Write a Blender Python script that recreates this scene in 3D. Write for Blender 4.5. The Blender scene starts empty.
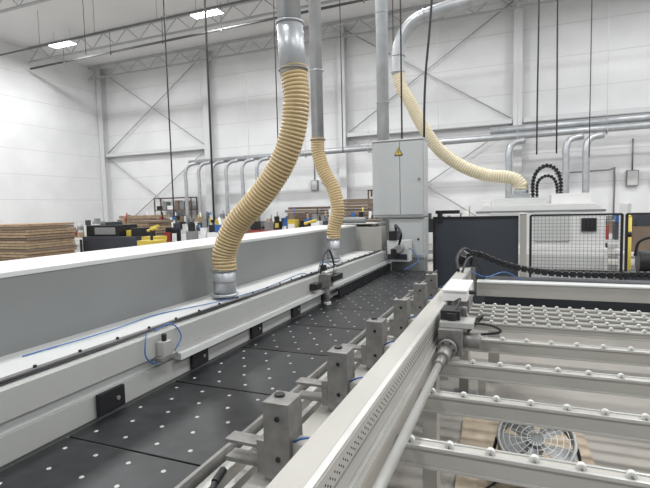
import bpy, math, random, bmesh
from mathutils import Vector, Matrix
random.seed(4)
sc=bpy.context.scene
# ---------------------------------------------------------------- materials
def mat(name,col,rough=.5,metal=0.0,noise=0.0,scale=8,bump=0.0,trans=0.0,emit=0.0,stretch=None):
    m=bpy.data.materials.new(name); m.use_nodes=True
    nt=m.node_tree; b=nt.nodes['Principled BSDF']
    c=(col[0],col[1],col[2],1)
    b.inputs['Base Color'].default_value=c
    b.inputs['Roughness'].default_value=rough; b.inputs['Metallic'].default_value=metal
    if emit>0:
        b.inputs['Emission Color'].default_value=c; b.inputs['Emission Strength'].default_value=emit
    if noise>0 or bump>0:
        tc=nt.nodes.new('ShaderNodeTexCoord'); mp=nt.nodes.new('ShaderNodeMapping')
        if stretch: mp.inputs['Scale'].default_value=stretch
        n=nt.nodes.new('ShaderNodeTexNoise'); n.inputs['Scale'].default_value=scale; n.inputs['Detail'].default_value=5
        nt.links.new(tc.outputs['Object'],mp.inputs[0]); nt.links.new(mp.outputs[0],n.inputs['Vector'])
        r=nt.nodes.new('ShaderNodeValToRGB'); r.color_ramp.elements[0].position=.3; r.color_ramp.elements[1].position=.7
        r.color_ramp.elements[0].color=tuple(max(0,x*(1-noise)) for x in col)+(1,)
        r.color_ramp.elements[1].color=tuple(min(1,x*(1+noise*.6)) for x in col)+(1,)
        nt.links.new(n.outputs['Fac'],r.inputs[0]); nt.links.new(r.outputs[0],b.inputs['Base Color'])
        if bump>0:
            bp=nt.nodes.new('ShaderNodeBump'); bp.inputs['Strength'].default_value=bump
            nt.links.new(n.outputs['Fac'],bp.inputs['Height']); nt.links.new(bp.outputs[0],b.inputs['Normal'])
    return m
M=dict(
 beige=mat('painted_beige_steel',(.385,.375,.345),.45,0,.08,3),
 grey=mat('painted_grey_steel',(.215,.222,.222),.5,0,.06,2),
 face=mat('housing_face_grey',(.385,.39,.375),.5,0,.06,2),
 lgrey=mat('light_grey_paint',(.58,.59,.58),.4,0,.04,3),
 white=mat('white_paint',(.76,.76,.75),.4),
 cab=mat('cabinet_grey',(.44,.455,.455),.4),
 dark=mat('anthracite_panel',(.040,.046,.058),.45),
 black=mat('black_plastic',(.010,.010,.012),.45),
 table=mat('black_phenolic_table',(.015,.016,.018),.42,0,.5,14),
 dot=mat('steel_ball',(.40,.40,.40),.35,.2),
 galv=mat('galvanized_duct',(.44,.455,.47),.40,.5,.15,5),
 alu=mat('aluminium',(.52,.52,.50),.35,.5,.08,9),
 steel=mat('dusty_steel',(.25,.245,.235),.45,.5,.2,25),
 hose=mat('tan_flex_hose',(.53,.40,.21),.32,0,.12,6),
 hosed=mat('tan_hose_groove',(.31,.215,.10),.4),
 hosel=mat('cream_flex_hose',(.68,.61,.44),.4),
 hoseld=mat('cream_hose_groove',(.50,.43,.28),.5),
 blue=mat('blue_airline',(.03,.12,.34),.4),
 orange=mat('orange_plastic',(.55,.22,.06),.5),
 yellow=mat('yellow_paint',(.55,.42,.06),.45),
 red=mat('red_paint',(.30,.05,.04),.45),
 wood=mat('particle_board',(.42,.35,.26),.75,0,.15,14),
 board=mat('pale_lumber',(.33,.24,.155),.75,0,.25,9),
 brown=mat('cardboard',(.20,.15,.11),.8,0,.1,8),
 dwood=mat('dark_timber',(.12,.08,.06),.7),
 nylon=mat('white_nylon',(.62,.62,.59),.4),
 wall=mat('white_ceiling_deck',(.76,.76,.76),.75,0,.03,.5),
 frame=mat('white_structural_steel',(.66,.665,.67),.5),
 brace=mat('grey_brace_rod',(.40,.41,.42),.5),
 truss=mat('grey_truss_steel',(.42,.43,.44),.5),
 pipe=mat('dark_pipe',(.07,.07,.07),.5),
 lamp=mat('lamp_diffuser',(1,1,1),.5,emit=16),
 clear=mat('clear_plastic',(.36,.37,.37),.3),
 floor=mat('concrete_floor',(.35,.33,.30),.4,0,.2,1.2),
)
def panel_wall():
    m=mat('panelled_wall',(.8,.8,.8),.7)
    nt=m.node_tree;b=nt.nodes['Principled BSDF']
    tc=nt.nodes.new('ShaderNodeTexCoord'); sp=nt.nodes.new('ShaderNodeSeparateXYZ')
    nt.links.new(tc.outputs['Object'],sp.inputs[0])
    mu=nt.nodes.new('ShaderNodeMath');mu.operation='FRACT'
    dv=nt.nodes.new('ShaderNodeMath');dv.operation='DIVIDE';dv.inputs[1].default_value=1.25
    nt.links.new(sp.outputs['Z'],dv.inputs[0]);nt.links.new(dv.outputs[0],mu.inputs[0])
    gt=nt.nodes.new('ShaderNodeMath');gt.operation='LESS_THAN';gt.inputs[1].default_value=.03
    nt.links.new(mu.outputs[0],gt.inputs[0])
    n=nt.nodes.new('ShaderNodeTexNoise');n.inputs['Scale'].default_value=.6;n.inputs['Detail'].default_value=6
    nt.links.new(tc.outputs['Object'],n.inputs['Vector'])
    r=nt.nodes.new('ShaderNodeValToRGB');r.color_ramp.elements[0].color=(.73,.735,.74,1);r.color_ramp.elements[1].color=(.80,.805,.81,1)
    r.color_ramp.elements[0].position=.35;r.color_ramp.elements[1].position=.6
    nt.links.new(n.outputs['Fac'],r.inputs[0])
    mx=nt.nodes.new('ShaderNodeMix');mx.data_type='RGBA'
    nt.links.new(gt.outputs[0],mx.inputs['Factor']);nt.links.new(r.outputs[0],mx.inputs[6]);mx.inputs[7].default_value=(.66,.66,.665,1)
    nt.links.new(mx.outputs[2],b.inputs['Base Color'])
    return m
M['panel']=panel_wall()
# ---------------------------------------------------------------- builder
def smooth(pts,n=10):
    P=[Vector(p) for p in pts]; out=[]
    for i in range(len(P)-1):
        a=P[i-1] if i>0 else P[i]*2-P[i+1]
        b,c=P[i],P[i+1]; d=P[i+2] if i+2<len(P) else P[i+1]*2-P[i]
        for k in range(n):
            t=k/n
            out.append(.5*((2*b)+(c-a)*t+(2*a-5*b+4*c-d)*t*t+(3*b-a-3*c+d)*t**3))
    out.append(P[-1]); return out
def resample(path,step):
    L=[0]
    for i in range(1,len(path)): L.append(L[-1]+(path[i]-path[i-1]).length)
    n=max(2,int(L[-1]/step)); out=[];j=0
    for k in range(n+1):
        s=L[-1]*k/n
        while j<len(L)-2 and L[j+1]<s: j+=1
        seg=L[j+1]-L[j] or 1e-9
        out.append(path[j].lerp(path[j+1],(s-L[j])/seg))
    return out
class B:
    def __init__(s,name): s.n=name;s.v=[];s.f=[];s.m=[];s.sm=[];s.mats=[]
    def mi(s,k):
        if k not in s.mats: s.mats.append(k)
        return s.mats.index(k)
    def face(s,idx,k,smooth=False): s.f.append(idx);s.m.append(s.mi(k));s.sm.append(smooth)
    def box(s,x0,x1,y0,y1,z0,z1,k,rot=None,piv=None):
        b=len(s.v)
        c=[Vector(p) for p in((x0,y0,z0),(x1,y0,z0),(x1,y1,z0),(x0,y1,z0),(x0,y0,z1),(x1,y0,z1),(x1,y1,z1),(x0,y1,z1))]
        if rot:
            pv=Vector(piv) if piv else Vector(((x0+x1)/2,(y0+y1)/2,(z0+z1)/2))
            R=Matrix.Rotation(rot[1],3,rot[0]); c=[pv+R@(p-pv) for p in c]
        s.v+=c
        for q in((0,3,2,1),(4,5,6,7),(0,1,5,4),(1,2,6,5),(2,3,7,6),(3,0,4,7)): s.face([b+i for i in q],k)
        return s
    def prism(s,prof,y0,y1,k,axis='y'):
        b=len(s.v);n=len(prof)
        for y in(y0,y1):
            for (p,q) in prof:
                s.v.append(Vector((p,y,q)) if axis=='y' else (Vector((y,p,q)) if axis=='x' else Vector((p,q,y))))
        s.face(list(range(b,b+n)),k); s.face(list(range(b+2*n-1,b+n-1,-1)),k)
        for i in range(n):
            j=(i+1)%n; s.face([b+i,b+n+i,b+n+j,b+j],k)
        return s
    def tube(s,pts,r,k,seg=12,radf=None,matf=None,cap=True):
        pts=[Vector(p) for p in pts]; b=len(s.v); N=len(pts)
        t=(pts[1]-pts[0]).normalized(); u=t.orthogonal().normalized()
        for i,p in enumerate(pts):
            tt=(pts[min(i+1,N-1)]-pts[max(i-1,0)]).normalized()
            u=(u-tt*u.dot(tt)).normalized(); w=tt.cross(u)
            rr=radf(i) if radf else (r[i] if isinstance(r,(list,tuple)) else r)
            for a in range(seg):
                an=2*math.pi*a/seg; s.v.append(p+(u*math.cos(an)+w*math.sin(an))*rr)
        for i in range(N-1):
            kk=matf(i) if matf else k
            for a in range(seg):
                c=(a+1)%seg; s.face([b+i*seg+a,b+i*seg+c,b+(i+1)*seg+c,b+(i+1)*seg+a],kk,True)
        if cap:
            s.face([b+a for a in range(seg-1,-1,-1)],matf(0) if matf else k); s.face([b+(N-1)*seg+a for a in range(seg)],k)
        return s
    def cyl(s,p,q,r,k,seg=16,r2=None): return s.tube([p,q],[r,r if r2 is None else r2],k,seg)
    def hose(s,pts,r,k,kd,pitch=.036,seg=28,amp=.08):
        path=resample(smooth(pts,16),pitch/6)
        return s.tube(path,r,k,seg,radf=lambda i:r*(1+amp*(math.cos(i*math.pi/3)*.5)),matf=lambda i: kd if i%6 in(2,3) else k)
    def torus(s,c,R,r,axis,k,seg=32,sg=8):
        c=Vector(c);ax=Vector(axis).normalized();u=ax.orthogonal().normalized();w=ax.cross(u);b=len(s.v)
        for i in range(seg):
            a=2*math.pi*i/seg;d=u*math.cos(a)+w*math.sin(a)
            for j in range(sg):
                e=2*math.pi*j/sg; s.v.append(c+d*(R+r*math.cos(e))+ax*r*math.sin(e))
        for i in range(seg):
            for j in range(sg):
                i2=(i+1)%seg;j2=(j+1)%sg
                s.face([b+i*sg+j,b+i2*sg+j,b+i2*sg+j2,b+i*sg+j2],k,True)
        return s
    def chain(s,pts,w,h,k,side,pitch=.05):
        path=resample(smooth(pts,12),pitch); side=Vector(side)
        for i in range(len(path)-1):
            a,c=path[i],path[i+1]; t=(c-a).normalized(); sd=(side-t*side.dot(t)).normalized(); up=t.cross(sd)
            hh=h*.5; L=(c-a)*.36; m=(a+c)/2; b=len(s.v)
            for (x,y,z) in((-1,-1,-1),(1,-1,-1),(1,1,-1),(-1,1,-1),(-1,-1,1),(1,-1,1),(1,1,1),(-1,1,1)):
                s.v.append(m+L*x+sd*(w/2*y)+up*(hh*z))
            for q in((0,3,2,1),(4,5,6,7),(0,1,5,4),(1,2,6,5),(2,3,7,6),(3,0,4,7)): s.face([b+j for j in q],k)
        s.tube(path,h*.28,k,6)
        return s
    def build(s,bevel=0):
        me=bpy.data.meshes.new(s.n); me.from_pydata([tuple(v) for v in s.v],[],s.f)
        for k in s.mats: me.materials.append(M[k])
        for p,mi,sm in zip(me.polygons,s.m,s.sm): p.material_index=mi;p.use_smooth=sm
        me.update()
        bm=bmesh.new();bm.from_mesh(me);bmesh.ops.recalc_face_normals(bm,faces=bm.faces);bm.to_mesh(me);bm.free()
        o=bpy.data.objects.new(s.n,me); sc.collection.objects.link(o)
        if bevel:
            md=o.modifiers.new('bevel','BEVEL');md.width=bevel;md.segments=2;md.limit_method='ANGLE';md.angle_limit=math.radians(60)
        return o
# ---------------------------------------------------------------- room shell
CE=10.1; XL=-22.8; YB=21.5
B('floor').box(XL,14,-7,YB,-.1,0,'floor').build()
B('ceiling').box(XL,14,-7,YB,CE,CE+.15,'wall').build()
B('wall_back').box(XL,14,YB,YB+.2,0,CE,'panel').build()
B('wall_left').box(XL-.2,XL,-7,YB+.2,0,CE,'panel').build()
for x in(-22.6,-15.2,-7.6,0,7.6):
    b=B('steel_column')
    b.box(x-.17,x+.17,YB-.40,YB-.38,0,CE,'frame').box(x-.17,x+.17,YB-.03,YB-.01,0,CE,'frame').box(x-.012,x+.012,YB-.38,YB-.03,0,CE,'frame')
    b.box(x-.25,x+.25,YB-.46,YB-.005,0,.03,'frame').build()
for y in(13.9,6.3):
    b=B('steel_column'); x=XL
    b.box(x+.38,x+.40,y-.17,y+.17,0,CE,'frame').box(x+.01,x+.03,y-.17,y+.17,0,CE,'frame').box(x+.03,x+.38,y-.012,y+.012,0,CE,'frame').build()
b=B('trim_1')
for x0,x1 in((-22.4,-15.4),(-7.4,-.2),(.2,7.4)):
    b.box(x0,x1,YB-.3,YB-.1,5.02,5.22,'frame').box(x0,x1,YB-.38,YB-.02,5.0,5.03,'truss')
b.build()
b=B('wall_cross_bracing')
for x0,x1 in((-22.4,-15.4),(-7.4,-.2)):
    for z0,z1 in((5.2,9.9),(9.9,5.2),(.3,5),(5,.3)):
        b.cyl((x0,YB-.2,z0),(x1,YB-.2,z1),.026,'brace',6)
b.build()
for y in(-1,3.5,8,12.5,17,20.6):
    b=B('roof_joist')
    b.box(XL+.1,13.5,y-.05,y+.05,CE-.12,CE-.005,'truss').box(XL+.1,13.5,y-.05,y+.05,CE-.75,CE-.68,'truss')
    x=XL+.2;up=True
    while x<13:
        b.cyl((x,y,CE-.7 if up else CE-.1),(x+.7,y,CE-.1 if up else CE-.7),.02,'truss',5); x+=.7; up=not up
    b.build()
b=B('sprinkler_pipe')
b.cyl((XL+.3,16.9,9.0),(10,16.2,9.0),.05,'pipe',8)
for x in range(-20,8,3): b.cyl((x,16.8-.021*(x+22),9.0),(x,16.8-.021*(x+22),8.86),.03,'pipe',6); b.cyl((x,16.8-.021*(x+22),9),(x,16.8-.021*(x+22),CE-.1),.012,'pipe',5)
b.build()
b=B('sprinkler_pipe')
b.cyl((XL+.3,14.1,8.6),(10,13.8,8.6),.035,'pipe',8)
for x in range(-21,8,3): b.cyl((x,14,8.6),(x,14,CE-.1),.008,'pipe',5)
b.build()
def fixture(x,y):
    b=B('high_bay_light'); z=9.35
    b.box(x-.65,x+.65,y-.22,y+.22,z,z+.05,'frame').box(x-.62,x+.62,y-.20,y+.20,z-.012,z,'lamp')
    b.cyl((x-.5,y,z+.05),(x-.5,y,CE-.1),.005,'pipe',5).cyl((x+.5,y,z+.05),(x+.5,y,CE-.1),.005,'pipe',5)
    o=b.build()
    l=bpy.data.lights.new('high_bay_lamp','AREA');l.shape='RECTANGLE';l.size=1.2;l.size_y=.4;l.energy=285;l.color=(.99,.995,1)
    lo=bpy.data.objects.new('lamp',l);lo.location=(x,y,z-.03);sc.collection.objects.link(lo);lo.parent=o
for x in(-19,-11.2,-3.5,4.3,11):
    for y in(-3,3.5,10,15.9): fixture(x,y)
# ---------------------------------------------------------------- saw : ball table
GY0,GY1=-1.2,6.2
b=B('air_float_table')
b.box(-1.59,-.97,GY0,GY1,.60,.87,'dark')
y=GY0
while y<GY1-.1:
    y2=min(y+.61,GY1)
    b.box(-1.59,-.97,y+.006,y2-.006,.87,.90,'table')
    b.box(-1.59,-.97,y2-.006,y2+.006,.87,.893,'steel')
    yy=y+.07;r=0
    while yy<y2-.03:
        for i in range(4):
            x=-1.52+i*.15+(.07 if r%2 else 0)
            if x<-1.0: b.cyl((x,yy,.899),(x,yy,.9015),.0085,'dot',8)
        yy+=.118;r+=1
    y+=.61
b.box(-.97,-.955,GY0,GY1,.80,.905,'steel')
for yy in(0,3,6): b.box(-1.5,-1.1,yy-.1,yy+.1,0,.6,'grey')
b.build(.002)
# ---------------------------------------------------------------- saw : pressure beam housing
b=B('saw_beam_housing')
hx=-1.60;yh1=6.04
b.box(-2.4,hx-.03,GY0,yh1,1.0,1.16,'lgrey')
b.box(-2.4,hx-.015,GY0,yh1,.90,1.0,'face')
b.box(hx-.03,hx+.004,GY0,yh1,1.055,1.163,'face')
b.box(hx-.03,hx+.012,1.85,yh1,1.035,1.055,'alu').box(hx-.02,hx+.035,1.88,yh1,1.0,1.035,'lgrey')
b.box(-2.4,hx-.03,GY0,yh1,.0,.90,'grey')
for i in range(-4,9):
    yc=1.47+i*.61
    if yc>5.9 or yc<-1.1: continue
    b.box(hx-.02,hx+.002,yc-.07,yc+.07,.908,.998,'black').box(hx-.01,hx+.008,yc-.075,yc-.05,.908,1.0,'black')
    b.cyl((hx-.01,yc+.03,.95),(hx+.008,yc+.03,.95),.010,'steel',8)
b.prism([(-2.5,1.0),(-2.0,1.16),(-1.99,1.49),(-2.02,1.507),(-2.46,1.507),(-2.5,1.49)],GY0,6.0,'grey')
b.box(-2.5,-1.985,GY0,6.0,1.49,1.512,'lgrey')
for yy in(.9,3.3,5.4): b.box(-2.501,-1.984,yy,yy+.004,1.489,1.5125,'grey')
b.box(-1.70,-1.675,GY0,6.0,1.16,1.174,'steel')
b.tube(smooth([(-1.66,y*.4-1.2,1.172+.004*math.sin(y*1.7)) for y in range(0,19)],4),.007,'black',6)
b.tube(smooth([(-1.645,y*.5-1.2,1.170+.004*math.cos(y*2.1)) for y in range(0,15)],4),.004,'black',6)
y=-1
while y<6: b.cyl((-1.687,y,1.172),(-1.687,y,1.184),.007,'black',8);y+=.2
b.tube(smooth([(-1.9,1.3,1.165),(-1.86,1.7,1.170),(-1.9,2.1,1.165),(-1.76,2.5,1.170),(-1.73,3,1.166),(-1.7,3.4,1.19),(-1.68,3.6,1.2),(-1.66,3.7,1.17)],8),.0035,'blue',6)
b.build(.004)
b=B('pneumatic_valve')
b.box(-1.594,-1.55,1.74,1.80,1.06,1.13,'alu').box(-1.59,-1.55,1.72,1.84,1.037,1.06,'steel').cyl((-1.57,1.77,1.13),(-1.57,1.77,1.165),.012,'black')
b.tube(smooth([(-1.64,1.73,1.17),(-1.58,1.66,1.165),(-1.575,1.65,1.09),(-1.575,1.70,1.04),(-1.57,1.75,1.05)],8),.0035,'blue',6)
b.tube(smooth([(-1.64,1.78,1.17),(-1.60,1.86,1.19),(-1.575,1.9,1.12),(-1.575,1.85,1.06)],8),.0035,'blue',6)
b.build(.002)
b=B('saw_side_pusher')
b.box(-1.594,-1.5,3.75,3.85,1.06,1.17,'steel').box(-1.56,-1.48,3.8,4.05,1.1,1.15,'black').box(-1.594,-1.55,3.78,3.83,1.168,1.25,'black')
b.cyl((-1.55,3.75,1.18),(-1.55,4.05,1.18),.022,'alu').cyl((-1.53,3.78,1.06),(-1.53,3.78,.93),.018,'steel').cyl((-1.53,3.78,.93),(-1.53,3.78,.905),.03,'nylon')
b.tube(smooth([(-1.58,3.8,1.25),(-1.60,3.9,1.33),(-1.59,4.0,1.36),(-1.56,4.02,1.25),(-1.55,4.0,1.18)],8),.009,'black',8)
b.tube(smooth([(-1.58,3.7,1.2),(-1.5,3.6,1.3),(-1.46,3.75,1.24),(-1.5,3.85,1.15)],8),.0035,'blue',6)
b.box(-1.594,-1.53,3.55,3.66,1.07,1.12,'black')
b.build(.002)
b=B('brush_strip')
b.box(-1.555,-1.535,4.05,6.02,.985,.999,'black')
y=4.1
while y<6.0: b.box(-1.55,-1.535,y,y+.05,.908,.99,'black');y+=.065
b.build()
# ---------------------------------------------------------------- dust hoses and ducts
def collar(b,x,y,z0,z1,r):
    b.cyl((x,y,z0),(x,y,z1),r,'galv',28).torus((x,y,z0+.012),r+.006,.010,(0,0,1),'galv').torus((x,y,z1-.03),r+.004,.006,(0,0,1),'steel').torus((x,y,(z0+z1)/2),r+.002,.004,(0,0,1),'steel')
b=B('dust_extraction_hose')
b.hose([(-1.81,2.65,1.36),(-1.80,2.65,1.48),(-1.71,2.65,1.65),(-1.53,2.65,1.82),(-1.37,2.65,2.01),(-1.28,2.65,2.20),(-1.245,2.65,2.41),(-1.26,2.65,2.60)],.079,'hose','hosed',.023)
collar(b,-1.815,2.65,1.175,1.38,.076)
b.torus((-1.26,2.65,2.585),.083,.008,(0,0,1),'steel')
b.cyl((-1.26,2.65,2.56),(-1.275,2.65,2.85),.080,'galv',28).cyl((-1.275,2.65,2.85),(-1.60,2.7,CE-.05),.072,'galv',28).torus((-1.275,2.65,2.86),.080,.008,(0,0,1),'galv')
b.build()
b=B('dust_extraction_hose')
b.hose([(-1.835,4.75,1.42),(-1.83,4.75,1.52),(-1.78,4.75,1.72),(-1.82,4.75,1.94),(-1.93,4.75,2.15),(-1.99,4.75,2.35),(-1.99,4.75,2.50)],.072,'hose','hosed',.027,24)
collar(b,-1.84,4.75,1.175,1.44,.07)
b.torus((-1.99,4.75,2.48),.076,.008,(0,0,1),'steel')
b.cyl((-1.99,4.75,2.44),(-1.98,4.75,CE-.05),.066,'galv',24)
for z in(3.2,4.6,6): b.torus((-1.985,4.75,z),.069,.007,(0,0,1),'galv')
b.build()
b=B('dust_duct')
b.cyl((-1.88,7.05,.9),(-1.88,7.05,CE-.05),.09,'galv',24)
for z in(3.3,4.6,6): b.torus((-1.88,7.05,z),.093,.008,(0,0,1),'galv')
b.box(-2.05,-1.7,6.9,7.2,0,.9,'grey')
b.build()
b=B('dust_extraction_hose')
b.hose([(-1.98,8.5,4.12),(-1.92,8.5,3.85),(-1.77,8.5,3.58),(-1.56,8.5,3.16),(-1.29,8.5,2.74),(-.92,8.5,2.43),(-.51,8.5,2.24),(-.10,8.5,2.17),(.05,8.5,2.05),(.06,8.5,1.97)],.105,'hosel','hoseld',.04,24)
b.tube(smooth([(-1.98,8.5,4.08),(-1.98,8.5,4.35),(-1.92,8.5,4.68),(-1.69,8.5,4.95),(-1.24,8.5,5.07),(-.74,8.5,5.13),(-.25,8.5,5.25),(.8,8.5,5.7),(4,8.5,7.2)],5),.11,'galv',24)
for p,a in(((-1.98,8.5,4.12),(0,0,1)),((-1.97,8.5,4.4),(0,0,1)),((-1.5,8.5,5.03),(1,0,.3)),((-.74,8.5,5.13),(1,0,.15))): b.torus(p,.112,.012,a,'galv')
b.cyl((-2.06,8.5,4.5),(-2.06,8.5,CE-.1),.01,'pipe',5)
b.build()
b=B('main_duct')
b.tube([(-15.5,20,4.2),(-7,20,4.28),(.5,20,4.35),(9,20,4.42)],.13,'galv',16)
b.tube([(-1,20.2,4.62),(9,20.2,4.72)],.15,'galv',16)
for x in(-12,-9,-6,-3,0,3,6): b.torus((x,20,4.28+.009*x*.9),.135,.02,(1,0,0),'galv'); b.cyl((x,20,4.3),(x,20,CE-.8),.01,'frame',5)
b.build()
for x in(-15.4,-14.6,-13.8,-13,-12.1,-11.3,-.3,1.65,2.3):
    b=B('branch_duct')
    b.tube(smooth([(x+.55,19.7,4.12),(x+.15,19.6,4.02),(x,19.5,3.7),(x,19.5,3.0),(x,19.5,1.2)],5),.085 if x<-1 else .12,'galv',12)
    b.box(x-.26,x+.26,19.2,19.8,.4,1.2,'grey').box(x-.25,x-.2,19.25,19.3,0,.4,'black').box(x+.2,x+.25,19.7,19.75,0,.4,'black').box(x-.25,x-.2,19.7,19.75,0,.4,'black').box(x+.2,x+.25,19.25,19.3,0,.4,'black')
    b.build()
for (x,y,z,dx,r) in((-8.5,10.2,1.6,0,.018),(-6.8,9.6,1.5,0,.024),(-5.36,10.3,2.7,0,.014),(-3.7,10.3,3.0,0,.012),(-8.2,7.4,5,0,.008),(.28,8.2,2.5,.02,.012),(.56,8.2,2.5,-.02,.012),(-1.47,6.5,2.636,0,.013),(-1.17,6.5,2.636,.25,.017),(1.9,15.5,3,0,.013)):
    B('hanging_power_cord').tube(smooth([(x,y,z),(x+dx*.1,y,z+.8),(x+dx*.6,y,z+2.5),(x+dx,y,CE-.05)],6),r,'black',6).build()
# ---------------------------------------------------------------- electrical cabinet
b=B('electrical_cabinet')
b.box(-1.84,-1.14,6.3,6.62,1.60,2.62,'cab').box(-1.62,-1.14,6.32,6.62,1.05,1.60,'cab').box(-1.60,-1.15,6.33,6.60,.80,1.05,'grey')
b.box(-1.45,-1.15,6.285,6.3,1.63,2.60,'cab').box(-1.83,-1.46,6.285,6.3,1.63,2.60,'cab')
b.box(-1.60,-1.16,6.305,6.32,1.08,1.57,'cab')
b.box(-1.85,-1.13,6.28,6.64,2.62,2.635,'lgrey').box(-1.62,-1.14,6.28,6.6,1.59,1.61,'grey')
b.cyl((-1.20,6.285,2.1),(-1.20,6.27,2.1),.016,'steel').cyl((-1.22,6.305,1.3),(-1.22,6.29,1.3),.014,'black')
b.prism([(-1.53,2.42),(-1.41,2.42),(-1.47,2.53)],6.278,6.284,'black').prism([(-1.515,2.43),(-1.425,2.43),(-1.47,2.515)],6.274,6.279,'yellow').box(-1.475,-1.465,6.270,6.275,2.45,2.49,'black')
for x in(-1.58,-1.2): b.box(x-.04,x+.04,6.36,6.58,0,.8,'grey')
b.build(.006)
b=B('saw_drive_unit')
b.box(-2.4,-1.66,6.06,6.28,.9,1.48,'beige').box(-2.2,-1.72,6.06,6.5,1.515,1.53,'alu').box(-2.2,-1.86,6.3,6.5,1.3,1.515,'grey').box(-2.35,-1.66,6.1,6.28,0,.9,'grey')
b.cyl((-2.3,6.15,1.57),(-1.9,6.15,1.57),.04,'grey').box(-1.585,-1.30,6.06,6.28,1.02,1.3,'lgrey').box(-1.56,-1.45,6.05,6.2,1.3,1.42,'black').box(-1.66,-1.58,6.1,6.2,1.1,1.2,'steel')
b.box(-1.50,-1.42,5.9,6.05,1.1,1.2,'black').box(-1.58,-1.32,6.05,6.06,1.05,1.12,'dark')
b.cyl((-1.40,6.05,1.2),(-1.40,5.9,1.2),.05,'grey').tube(smooth([(-1.4,5.95,1.25),(-1.35,5.85,1.4),(-1.45,6.0,1.5),(-1.5,6.2,1.45),(-1.5,6.25,1.3)],6),.016,'black',8)
b.tube(smooth([(-1.3,6.1,1.2),(-1.2,5.95,1.15),(-1.15,5.9,1.05),(-1.3,5.8,.95)],6),.006,'blue',6)
b.build(.004)
# ---------------------------------------------------------------- dark guard panel, post, mesh fence
b=B('machine_guard_panel')
b.box(-1.10,.02,6.88,6.91,.35,1.56,'dark').box(-1.10,.02,6.865,6.925,1.55,1.58,'black').box(-1.1,.02,6.865,6.925,.33,.36,'black').box(-1.12,-1.09,6.86,6.93,0,1.58,'black')
b.box(-1.05,-.99,6.84,6.95,1.50,1.66,'black').box(-1.08,-.75,6.86,6.93,1.62,1.67,'black')
b.build(.003)
b=B('guard_post'); b.box(.04,.12,6.83,6.95,0,1.60,'beige').box(.03,.13,6.79,6.99,0,.015,'beige').box(.03,.13,6.82,6.96,1.6,1.615,'white'); b.build(.004)
b=B('mesh_safety_fence')
x0,x1,z0,z1=.17,1.22,.12,1.58
for x in(x0,x1): b.box(x-.015,x+.015,6.86,6.89,0 if x==x1 else z0,z1,'black')
for z in(z0,z1,.85): b.box(x0,x1,6.86,6.89,z-.012,z+.012,'black')
x=x0
while x<x1: b.cyl((x,6.875,z0),(x,6.875,z1),.0022,'black',4);x+=.045
z=z0
while z<z1: b.cyl((x0,6.875,z),(x1,6.875,z),.0022,'black',4);z+=.045
x0,x1=1.27,2.6
for x in(x0,x1): b.box(x-.015,x+.015,6.86,6.89,0,z1,'black')
for z in(z1,.12): b.box(x0,x1,6.86,6.89,z-.012,z+.012,'black')
b.build()
# ---------------------------------------------------------------- CNC
b=B('cnc_router')
b.box(-.55,1.25,8.0,9.6,.25,1.05,'white').box(-.50,1.2,7.96,8.0,.3,.95,'lgrey')
b.prism([(-.62,1.05),(-.62,1.62),(-.5,1.72),(1.1,1.72),(1.22,1.62),(1.22,1.05)],8.05,9.3,'white')
b.box(-.35,.42,8.2,9.0,1.72,1.83,'lgrey').box(-.1,.2,8.3,8.8,1.83,1.90,'galv').box(.5,1.05,8.2,9.0,1.72,1.88,'white').box(-.55,-.4,8.1,8.5,1.72,1.80,'white')
b.box(.25,.75,8.028,8.05,1.15,1.6,'lgrey').box(-.4,.1,8.028,8.05,1.15,1.6,'lgrey').box(.9,1.1,8.02,8.05,1.3,1.5,'black').box(-.62,1.22,8.04,8.05,1.60,1.63,'grey')
b.cyl((.06,8.5,1.88),(.06,8.5,1.965),.115,'galv',24)
b.chain([(.24,8.45,1.80),(.24,8.45,2.10),(.31,8.45,2.27),(.44,8.45,2.34),(.57,8.45,2.27),(.64,8.45,2.10),(.64,8.45,1.86)],.12,.06,'black',(0,1,0),.055)
b.chain([(.31,8.7,1.80),(.31,8.7,2.06),(.38,8.7,2.16),(.47,8.7,2.19),(.56,8.7,2.14),(.61,8.7,2.0),(.61,8.7,1.86)],.08,.05,'black',(0,1,0),.05)
for x in(-.45,1.1):
    for y in(8.15,9.4): b.box(x-.06,x+.06,y-.06,y+.06,0,.25,'black')
b.build(.01)
# ---------------------------------------------------------------- foreground rear carriage beam
b=B('pusher_carriage_beam')
b.prism([(-.50,1.15),(-.397,1.15),(-.397,1.03),(-.372,1.03),(-.372,.895),(-.50,.895)],-.9,4.6,'beige')
b.box(-.420,-.400,-.9,4.6,1.150,1.155,'alu').box(-.3965,-.385,-.9,4.6,1.03,1.040,'alu').box(-.3975,-.395,-.9,4.6,1.085,1.092,'steel')
y=-.5
while y<4.55: b.cyl((-.398,y,1.105),(-.3955,y,1.105),.0035,'black',6).cyl((-.398,y+.015,1.115),(-.3955,y+.015,1.115),.0035,'black',6).cyl((-.398,y,1.125),(-.3955,y,1.125),.0035,'black',6);y+=.03
b.box(-.505,-.36,4.6,4.62,.89,1.155,'steel')
for yy in(.2,2.6,4.4): b.box(-.48,-.40,yy-.06,yy+.06,0,.895,'beige').box(-.54,-.34,yy-.1,yy+.1,0,.015,'grey')
b.build(.004)
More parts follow.
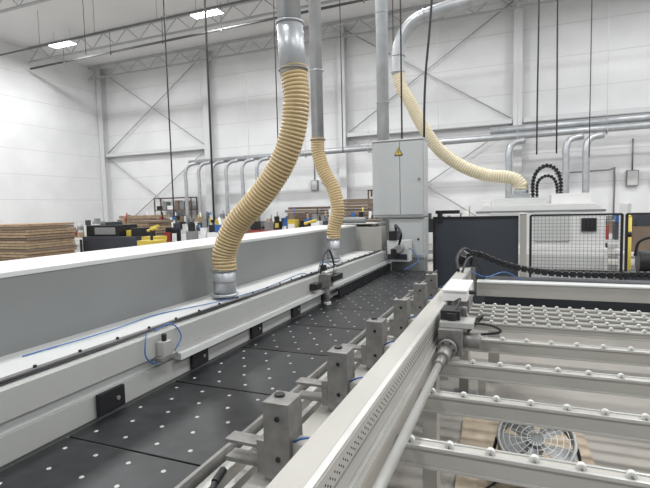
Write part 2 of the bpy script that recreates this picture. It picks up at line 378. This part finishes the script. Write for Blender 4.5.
for yc in(1.30,1.84,2.39,2.99,3.63,4.15):
    b=B('panel_gripper'); x0=-.735
    b.box(x0,x0+.09,yc-.05,yc+.05,.90,1.15,'steel')
    b.box(x0+.09,x0+.23,yc-.03,yc+.03,.93,1.02,'beige')
    b.cyl((x0+.05,yc-.05,1.10),(x0+.05,yc-.055,1.10),.009,'black',8).cyl((x0+.05,yc-.05,.97),(x0+.05,yc-.055,.97),.009,'black',8)
    b.box(x0-.16,x0+.02,yc-.03,yc+.03,.918,.935,'steel').box(x0-.16,x0+.02,yc-.03,yc+.03,.982,.995,'steel').box(x0-.03,x0,yc-.045,yc+.045,.91,1.02,'steel')
    b.cyl((x0+.03,yc+.01,1.15),(x0+.03,yc+.01,1.158),.018,'black',10)
    b.tube(smooth([(x0+.09,yc-.02,1.02),(x0+.14,yc-.04,1.05),(x0+.20,yc,1.04),(x0+.22,yc+.05,1.0)],6),.004,'blue',6)
    b.build(.004)
b=B('infeed_frame')
for (xa,xb,za,zb,k) in((-.94,-.90,.80,.875,'alu'),(-.86,-.835,.83,.87,'alu'),(-.80,-.70,.82,.878,'beige'),(-.62,-.58,.80,.85,'alu')):
    b.box(xa,xb,-1.0,4.7,za,zb,k)
y=-.8
while y<4.7: b.box(-.95,-.51,y,y+.05,.76,.80,'beige');y+=.30
for yy in(.1,2,3.9): b.box(-.9,-.84,yy,yy+.08,0,.76,'beige').box(-.9,-.52,yy,yy+.06,.3,.36,'beige')
b.build(.002)
b=B('stop_lever')
b.box(-.86,-.70,1.0,1.04,.88,.895,'steel').cyl((-.80,1.02,.895),(-.83,1.12,.94),.010,'black').cyl((-.83,1.12,.94),(-.84,1.18,.945),.013,'black')
b.cyl((-.86,1.02,.90),(-.76,1.02,.90),.014,'alu'); b.build(.002)
b=B('drive_shaft')
b.cyl((-.325,-.9,1.025),(-.325,2.33,1.025),.016,'alu',20).cyl((-.325,2.22,1.025),(-.325,2.335,1.025),.033,'steel',20).cyl((-.325,2.12,1.025),(-.325,2.22,1.025),.022,'steel',20)
b.build()
b=B('gearbox_carriage')
b.cyl((-.318,2.34,1.035),(-.318,2.38,1.035),.048,'steel',24).box(-.369,-.25,2.40,2.62,.985,1.12,'steel').box(-.368,-.20,2.44,2.58,1.12,1.15,'alu')
b.cyl((-.25,2.49,1.05),(-.17,2.49,1.05),.04,'steel',20).torus((-.318,2.37,1.035),.045,.008,(0,1,0),'black').cyl((-.31,2.49,1.15),(-.31,2.49,1.19),.03,'black').cyl((-.318,2.38,1.035),(-.318,2.41,1.035),.03,'steel')
for a in range(6):
    an=a*math.pi/3; b.cyl((-.318+.036*math.cos(an),2.333,1.035+.036*math.sin(an)),(-.318+.036*math.cos(an),2.345,1.035+.036*math.sin(an)),.005,'black',8)
b.box(-.369,-.25,2.62,2.66,.99,1.19,'steel').box(-.369,-.27,2.48,2.62,1.15,1.20,'black').tube(smooth([(-.25,2.55,1.1),(-.18,2.6,1.15),(-.18,2.7,1.12),(-.25,2.64,1.05)],6),.008,'black',8)
b.tube(smooth([(-.30,2.5,1.19),(-.28,2.6,1.24),(-.32,2.75,1.2),(-.34,2.9,1.17)],6),.006,'black',8)
b.tube(smooth([(-.22,2.5,1.14),(-.12,2.55,1.12),(-.08,2.7,1.05),(-.2,2.76,1.01)],6),.007,'black',8)
b.build(.003)
b=B('junction_box')
b.box(-.42,-.28,2.95,3.35,1.157,1.225,'white').box(-.425,-.275,2.94,3.36,1.215,1.23,'white').box(-.365,-.27,3.0,3.25,1.08,1.157,'steel')
b.cyl((-.28,3.1,1.19),(-.24,3.1,1.19),.013,'black'); b.build(.004)
# ---------------------------------------------------------------- roller bars
def bar(name,y,x0,x1,step,w=.045,h=.075,top=.975,off=.05):
    b=B(name)
    b.box(x0,x1,y-w/2,y+w/2,top-h,top-.004,'beige').box(x0,x1,y-w/2-.006,y-w/2+.004,top-.012,top,'alu').box(x0,x1,y+w/2-.004,y+w/2+.006,top-.012,top,'alu')
    b.box(x0,x1,y-w/2-.006,y-w/2,top-h,top-h+.01,'alu')
    x=x0+off
    while x<x1-.02:
        b.cyl((x,y-.009,top+.003),(x,y+.009,top+.003),.013,'nylon',14).cyl((x,y-.018,top+.003),(x,y+.018,top+.003),.004,'steel',8)
        x+=step
    for xx in(x1-.5,): b.box(xx-.02,xx+.02,y-.02,y+.02,0,top-h,'beige')
    b.build(.0015)
for y in(1.50,1.93,2.36,2.82): bar('roller_support_rail',y,-.371,2.39,.125)
for y in(3.22,3.36,3.50,3.64,3.78): bar('roller_support_rail',y,-.371,2.39,.085,.03,.05)
b=B('rear_cross_beam')
b.box(-.359,2.6,4.75,4.87,.86,1.0,'beige').box(-.359,2.6,4.74,4.88,.985,1.003,'lgrey').box(-.30,2.6,5.0,5.3,.72,.98,'dark').box(-.359,2.6,4.75,4.85,.66,.74,'beige')
for x in(-.2,2.3): b.box(x-.05,x+.05,4.77,4.85,0,.66,'beige'); b.box(x-.05,x+.05,4.87,5.3,.6,.72,'beige')
b.build(.004)
b=B('frame_longitudinal_beam'); b.box(2.4,2.5,.8,4.73,.86,.97,'beige')
b.box(2.42,2.48,1,1.06,0,.86,'beige').box(2.42,2.48,4.4,4.46,0,.86,'beige').build(.004)
b=B('cable_drag_chain')
b.chain([(-.50,4.75,1.20),(-.47,4.98,1.25),(-.35,5.08,1.23),(-.1,5.1,1.13),(.25,5.12,1.06),(.7,5.12,1.045),(1.2,5.12,1.06),(2.3,5.12,1.07)],.08,.055,'black',(0,1,0),.062)
b.tube(smooth([(-.48,4.3,1.16),(-.50,4.4,1.27),(-.46,4.6,1.33),(-.40,4.75,1.27),(-.42,4.85,1.15)],6),.014,'black',8)
b.tube(smooth([(-.44,4.25,1.16),(-.42,4.4,1.24),(-.38,4.55,1.26),(-.34,4.75,1.15),(-.33,4.9,1.05)],6),.010,'black',8)
b.tube(smooth([(-.38,4.3,1.16),(-.25,4.4,1.1),(-.1,4.6,1.12),(.05,4.72,1.03)],8),.005,'blue',6)
b.build()
b=B('lower_cross_tie')
b.box(-.37,2.4,4.15,4.22,.30,.38,'beige').box(-.3,-.24,4.15,4.22,0,.3,'beige').box(2.3,2.36,4.15,4.22,0,.3,'beige').build(.003)
# ---------------------------------------------------------------- floor things under the rollers
b=B('scrap_particle_board'); b.box(-.36,.5,2.5,3.9,.003,.02,'wood',rot=('Z',.05)).box(.1,1.1,1.7,2.45,.003,.018,'wood',rot=('Z',-.15)).build()
b=B('floor_fan'); c=Vector((.12,3.12,.25))
ax=Vector((-.05,-.50,.86)).normalized(); u=ax.orthogonal().normalized(); w=ax.cross(u)
for k in(-.05,.05): b.torus(c+ax*k,.22,.010,ax,'clear',40)
b.tube([c-ax*.05,c+ax*.05],.22,'clear',36,cap=False)
for R in(.05,.085,.12,.155,.19): b.torus(c+ax*.055,R,.0025,ax,'lgrey',32,5)
for i in range(16):
    an=i*math.pi/8;d=u*math.cos(an)+w*math.sin(an); b.cyl(c+ax*.055+d*.03,c+ax*.055+d*.22,.002,'lgrey',5)
b.cyl(c-ax*.05,c+ax*.04,.045,'grey',20)
for i in range(5):
    an=i*2*math.pi/5;d=u*math.cos(an)+w*math.sin(an);e=ax.cross(d)
    q=[c+d*.04-e*.03+ax*.02,c+d*.04+e*.03-ax*.02,c+d*.20+e*.09-ax*.03,c+d*.20-e*.08+ax*.03];bb=len(b.v);b.v+=q;b.face([bb,bb+1,bb+2,bb+3],'clear')
b.tube(smooth([(-.11,3.12,.25),(-.135,3.16,.12),(-.13,3.28,.035),(.36,3.28,.035),(.375,3.16,.12),(.35,3.12,.25)],4),.010,'black',8)
b.tube(smooth([(.1,3.3,.03),(-.1,3.0,.03),(-.22,2.7,.03),(-.25,2.1,.012)],6),.007,'black',6)
b.build()
# ---------------------------------------------------------------- background workshop
def pallet_stack(name,x,y,w,d,n,t,k,base=.14,z0=0):
    b=B(name)
    for i in range(3): b.box(x-w/2+(w-.1)*i/2,x-w/2+(w-.1)*i/2+.1,y-d/2,y+d/2,z0,z0+.1,'dwood')
    b.box(x-w/2,x+w/2,y-d/2,y+d/2,z0+.1,z0+base,'wood')
    z=z0+base
    for i in range(n):
        j=random.uniform(-.04,.04);jj=random.uniform(0,.12); b.box(x-w/2+j+jj,x+w/2+j,y-d/2+j,y+d/2+j,z,z+t*.84,k if i%4 else 'brown'); z+=t
    b.build()
pallet_stack('lumber_stack',-11.25,8,1.8,1.3,22,.064,'board')
pallet_stack('lumber_stack',-10.5,11.4,1.0,1,17,.08,'board')
pallet_stack('lumber_stack',-5.4,17,1.4,1,16,.12,'brown')
pallet_stack('lumber_stack',-8.3,18.5,1.6,1,14,.12,'dwood')
pallet_stack('lumber_stack',-3.0,10.9,.9,1,11,.12,'dwood')
pallet_stack('lumber_stack',-14.4,15.4,1.6,1.2,10,.15,'board')
def bench(x,y,w,d,kit):
    b=B('workbench'); h=.9
    b.box(x-w/2,x+w/2,y-d/2,y+d/2,h-.05,h,'lgrey').box(x-w/2+.05,x+w/2-.05,y-d/2+.05,y+d/2-.05,.25,.3,'grey')
    for sx in(-1,1):
        for sy in(-1,1): b.box(x+sx*(w/2-.06)-.03,x+sx*(w/2-.06)+.03,y+sy*(d/2-.06)-.03,y+sy*(d/2-.06)+.03,0,h-.05,'black')
    xx=x-w/2+.05
    while xx<x+w/2-.25:
        ww=random.uniform(.07,.3);hh=random.uniform(.25,.72);k=random.choice(kit);dy=random.uniform(-.15,.1)
        b.box(xx,xx+ww,y-.15+dy,y+.12+dy,h,h+hh*.7,k); b.box(xx+.02,xx+ww*.6,y-.1+dy,y+.08+dy,h+hh*.7,h+hh,random.choice(kit))
        if random.random()<.45: b.cyl((xx+ww/2,y+dy,h+hh*.7),(xx+ww/2+random.uniform(-.1,.1),y+dy,h+hh+.15),.025,random.choice(kit),8)
        if random.random()<.4: b.box(xx+.02,xx+ww-.02,y-.165+dy,y-.15+dy,h+.05,h+hh*.5,'white')
        xx+=ww+random.uniform(.02,.12)
    b.build()
kit=['black','black','black','dark','dark','grey','grey','brown','lgrey','board','white','white','red','yellow','blue']
for (x,y,w) in((-13.5,12.4,3),(-10.6,13.5,2.4),(-7.9,10.4,2),(-7.4,12,2.6),(-5.6,8.6,2.2),(-15.5,17.5,3),(-11.8,17,3),(-9.8,20.3,2),(-6.5,14,2.6),(-4.6,12.5,2.4),(-3.9,15,2.5),(-18.2,19.5,3),(2.6,12,2.4),(3.6,14.5,3),(-1.6,15,3)):
    bench(x,y,w,.8,kit)
b=B('edge_bander')
x,y=-9.6,9.4
b.box(x-.9,x+.9,y-.4,y+.4,.15,1.15,'dark').box(x-.8,x+.3,y-.35,y+.3,1.15,1.44,'black').box(x+.4,x+.62,y-.2,y+.2,1.15,1.30,'yellow').box(x-.5,x+.2,y-.36,y-.34,1.2,1.38,'grey')
b.box(x+.66,x+.85,y-.3,y+.3,1.15,1.36,'black').cyl((x-.6,y,1.44),(x-.6,y,1.54),.06,'grey').box(x-.3,x,y-.2,y+.1,1.44,1.52,'dark')
for sx in(-.8,.8): b.box(x+sx-.06,x+sx+.06,y-.3,y+.3,0,.15,'black')
b.build(.01)
def cart(x,y,h):
    b=B('tool_cart')
    b.box(x-.22,x+.22,y-.2,y+.2,.2,h-.1,'dark').box(x-.22,x+.22,y-.2,y+.2,h-.1,h,'yellow').box(x-.2,x+.2,y-.21,y-.2,.3,h-.2,'black').cyl((x,y,h),(x,y,h+.22),.03,'black').cyl((x-.1,y,h+.2),(x+.15,y,h+.26),.03,'yellow')
    for sx in(-.18,.18): b.cyl((x+sx,y-.22,.1),(x+sx,y-.15,.1),.1,'black')
    b.build(.006)
cart(-8.3,9.2,1.15);cart(-3.7,8.3,1.25);cart(-7.2,7.9,1.15)
for (x,y,w) in((-18.5,20.9,2.5),(-6.2,20.7,2.4)):
    b=B('storage_shelf')
    for sx in(0,w-.06):
        for sy in(-.3,.2): b.box(x+sx,x+sx+.06,y+sy,y+sy+.05,0,2.5,'dwood')
    for z in(.3,1.1,1.8,2.45):
        b.box(x,x+w,y-.3,y+.25,z,z+.05,'dwood'); xx=x+.1
        while xx<x+w-.4 and z<2.4:
            ww=random.uniform(.2,.45); b.box(xx,xx+ww,y-.2,y+.15,z+.05,z+.05+random.uniform(.2,.5),random.choice(['brown','grey','board','white','black'])); xx+=ww+.06
    b.build()
b=B('vacuum_pump_unit')
x=1.62;y=7.5
b.box(x-.25,x+.75,y-.2,y+.4,.1,.75,'dark').cyl((x-.1,y,.91),(x+.4,y,.91),.16,'black').box(x+.4,x+.7,y-.15,y+.3,.75,1.15,'grey').cyl((x+.05,y-.1,1.06),(x+.05,y-.1,1.25),.03,'orange')
b.box(x-.2,x+.7,y-.15,y+.35,0,.1,'black').tube(smooth([(x-.15,y-.1,1.0),(x-.1,y-.1,1.2),(x+.1,y-.12,1.25),(x+.3,y-.1,1.1),(x+.5,y-.1,1.17)],6),.02,'black',8).build(.008)
b=B('safety_bollard'); b.cyl((1.56,8.3,0),(1.56,8.3,1.50),.04,'yellow').cyl((1.56,8.3,1.50),(1.56,8.3,1.53),.04,'yellow',16,.02).cyl((1.56,8.3,0),(1.56,8.3,.02),.1,'steel').cyl((1.56,8.3,1.2),(1.56,8.3,1.28),.042,'black').build()
b=B('panel_rack'); x,y=2.5,9.8
b.box(x-.8,x+1,y-.4,y+.4,.8,.86,'white').box(x-.7,x+.9,y-.3,y+.3,.86,1.3,'brown').box(x-.6,x+.5,y-.3,y+.3,1.3,1.50,'dark')
for sx in(-.75,.9): b.box(x+sx,x+sx+.06,y-.35,y+.35,0,1.7,'lgrey')
b.build(.006)
for (x,z,w,h) in((-9.2,2.6,.35,.5),(-8.7,2.9,.2,.3),(4.1,2.3,.4,.6),(4.9,2.2,.3,.4)):
    b=B('wall_electrical_box'); b.box(x-w/2,x+w/2,YB-.16,YB-.005,z,z+h,'grey').box(x-w/2+.03,x+w/2-.03,YB-.17,YB-.16,z+.03,z+h-.03,'lgrey').cyl((x,YB-.06,z+h),(x,YB-.06,z+h+1.2),.025,'steel',6).build()
b=B('conduit'); b.tube(smooth([(1.4,YB-.1,2.9),(3.3,YB-.1,2.95),(3.5,YB-.1,2.9),(3.5,YB-.1,1.0)],3),.03,'steel',6).build()
b=B('cable_plug'); b.box(.95,1.15,3.22,3.36,.995,1.012,'black').cyl((.98,3.29,1.03),(1.2,3.27,1.03),.02,'black').tube(smooth([(1.2,3.27,1.03),(1.35,3.25,1.06),(1.5,3.3,1.005)],6),.010,'black',8).build(.002)
# ---------------------------------------------------------------- world, camera
w=bpy.data.worlds.new('world');sc.world=w;w.use_nodes=True
w.node_tree.nodes['Background'].inputs[0].default_value=(.92,.96,1,1);w.node_tree.nodes['Background'].inputs[1].default_value=.55
cam=bpy.data.cameras.new('camera');co=bpy.data.objects.new('camera',cam);sc.collection.objects.link(co)
cam.sensor_width=36;cam.lens=472/650*36;cam.clip_start=.05;cam.clip_end=200
th=math.radians(22.18);p=math.radians(4.40);ro=math.radians(1.4)
F=Vector((-math.sin(th)*math.cos(p),math.cos(th)*math.cos(p),-math.sin(p)));R=Vector((math.cos(th),math.sin(th),0));U=R.cross(F)
R2=R*math.cos(ro)-U*math.sin(ro);U2=U*math.cos(ro)+R*math.sin(ro)
m=Matrix((R2,U2,-F)).transposed().to_4x4();m.translation=Vector((0,0,1.75));co.matrix_world=m
sc.camera=co
sc.view_settings.view_transform='Standard'
sc.view_settings.exposure=0
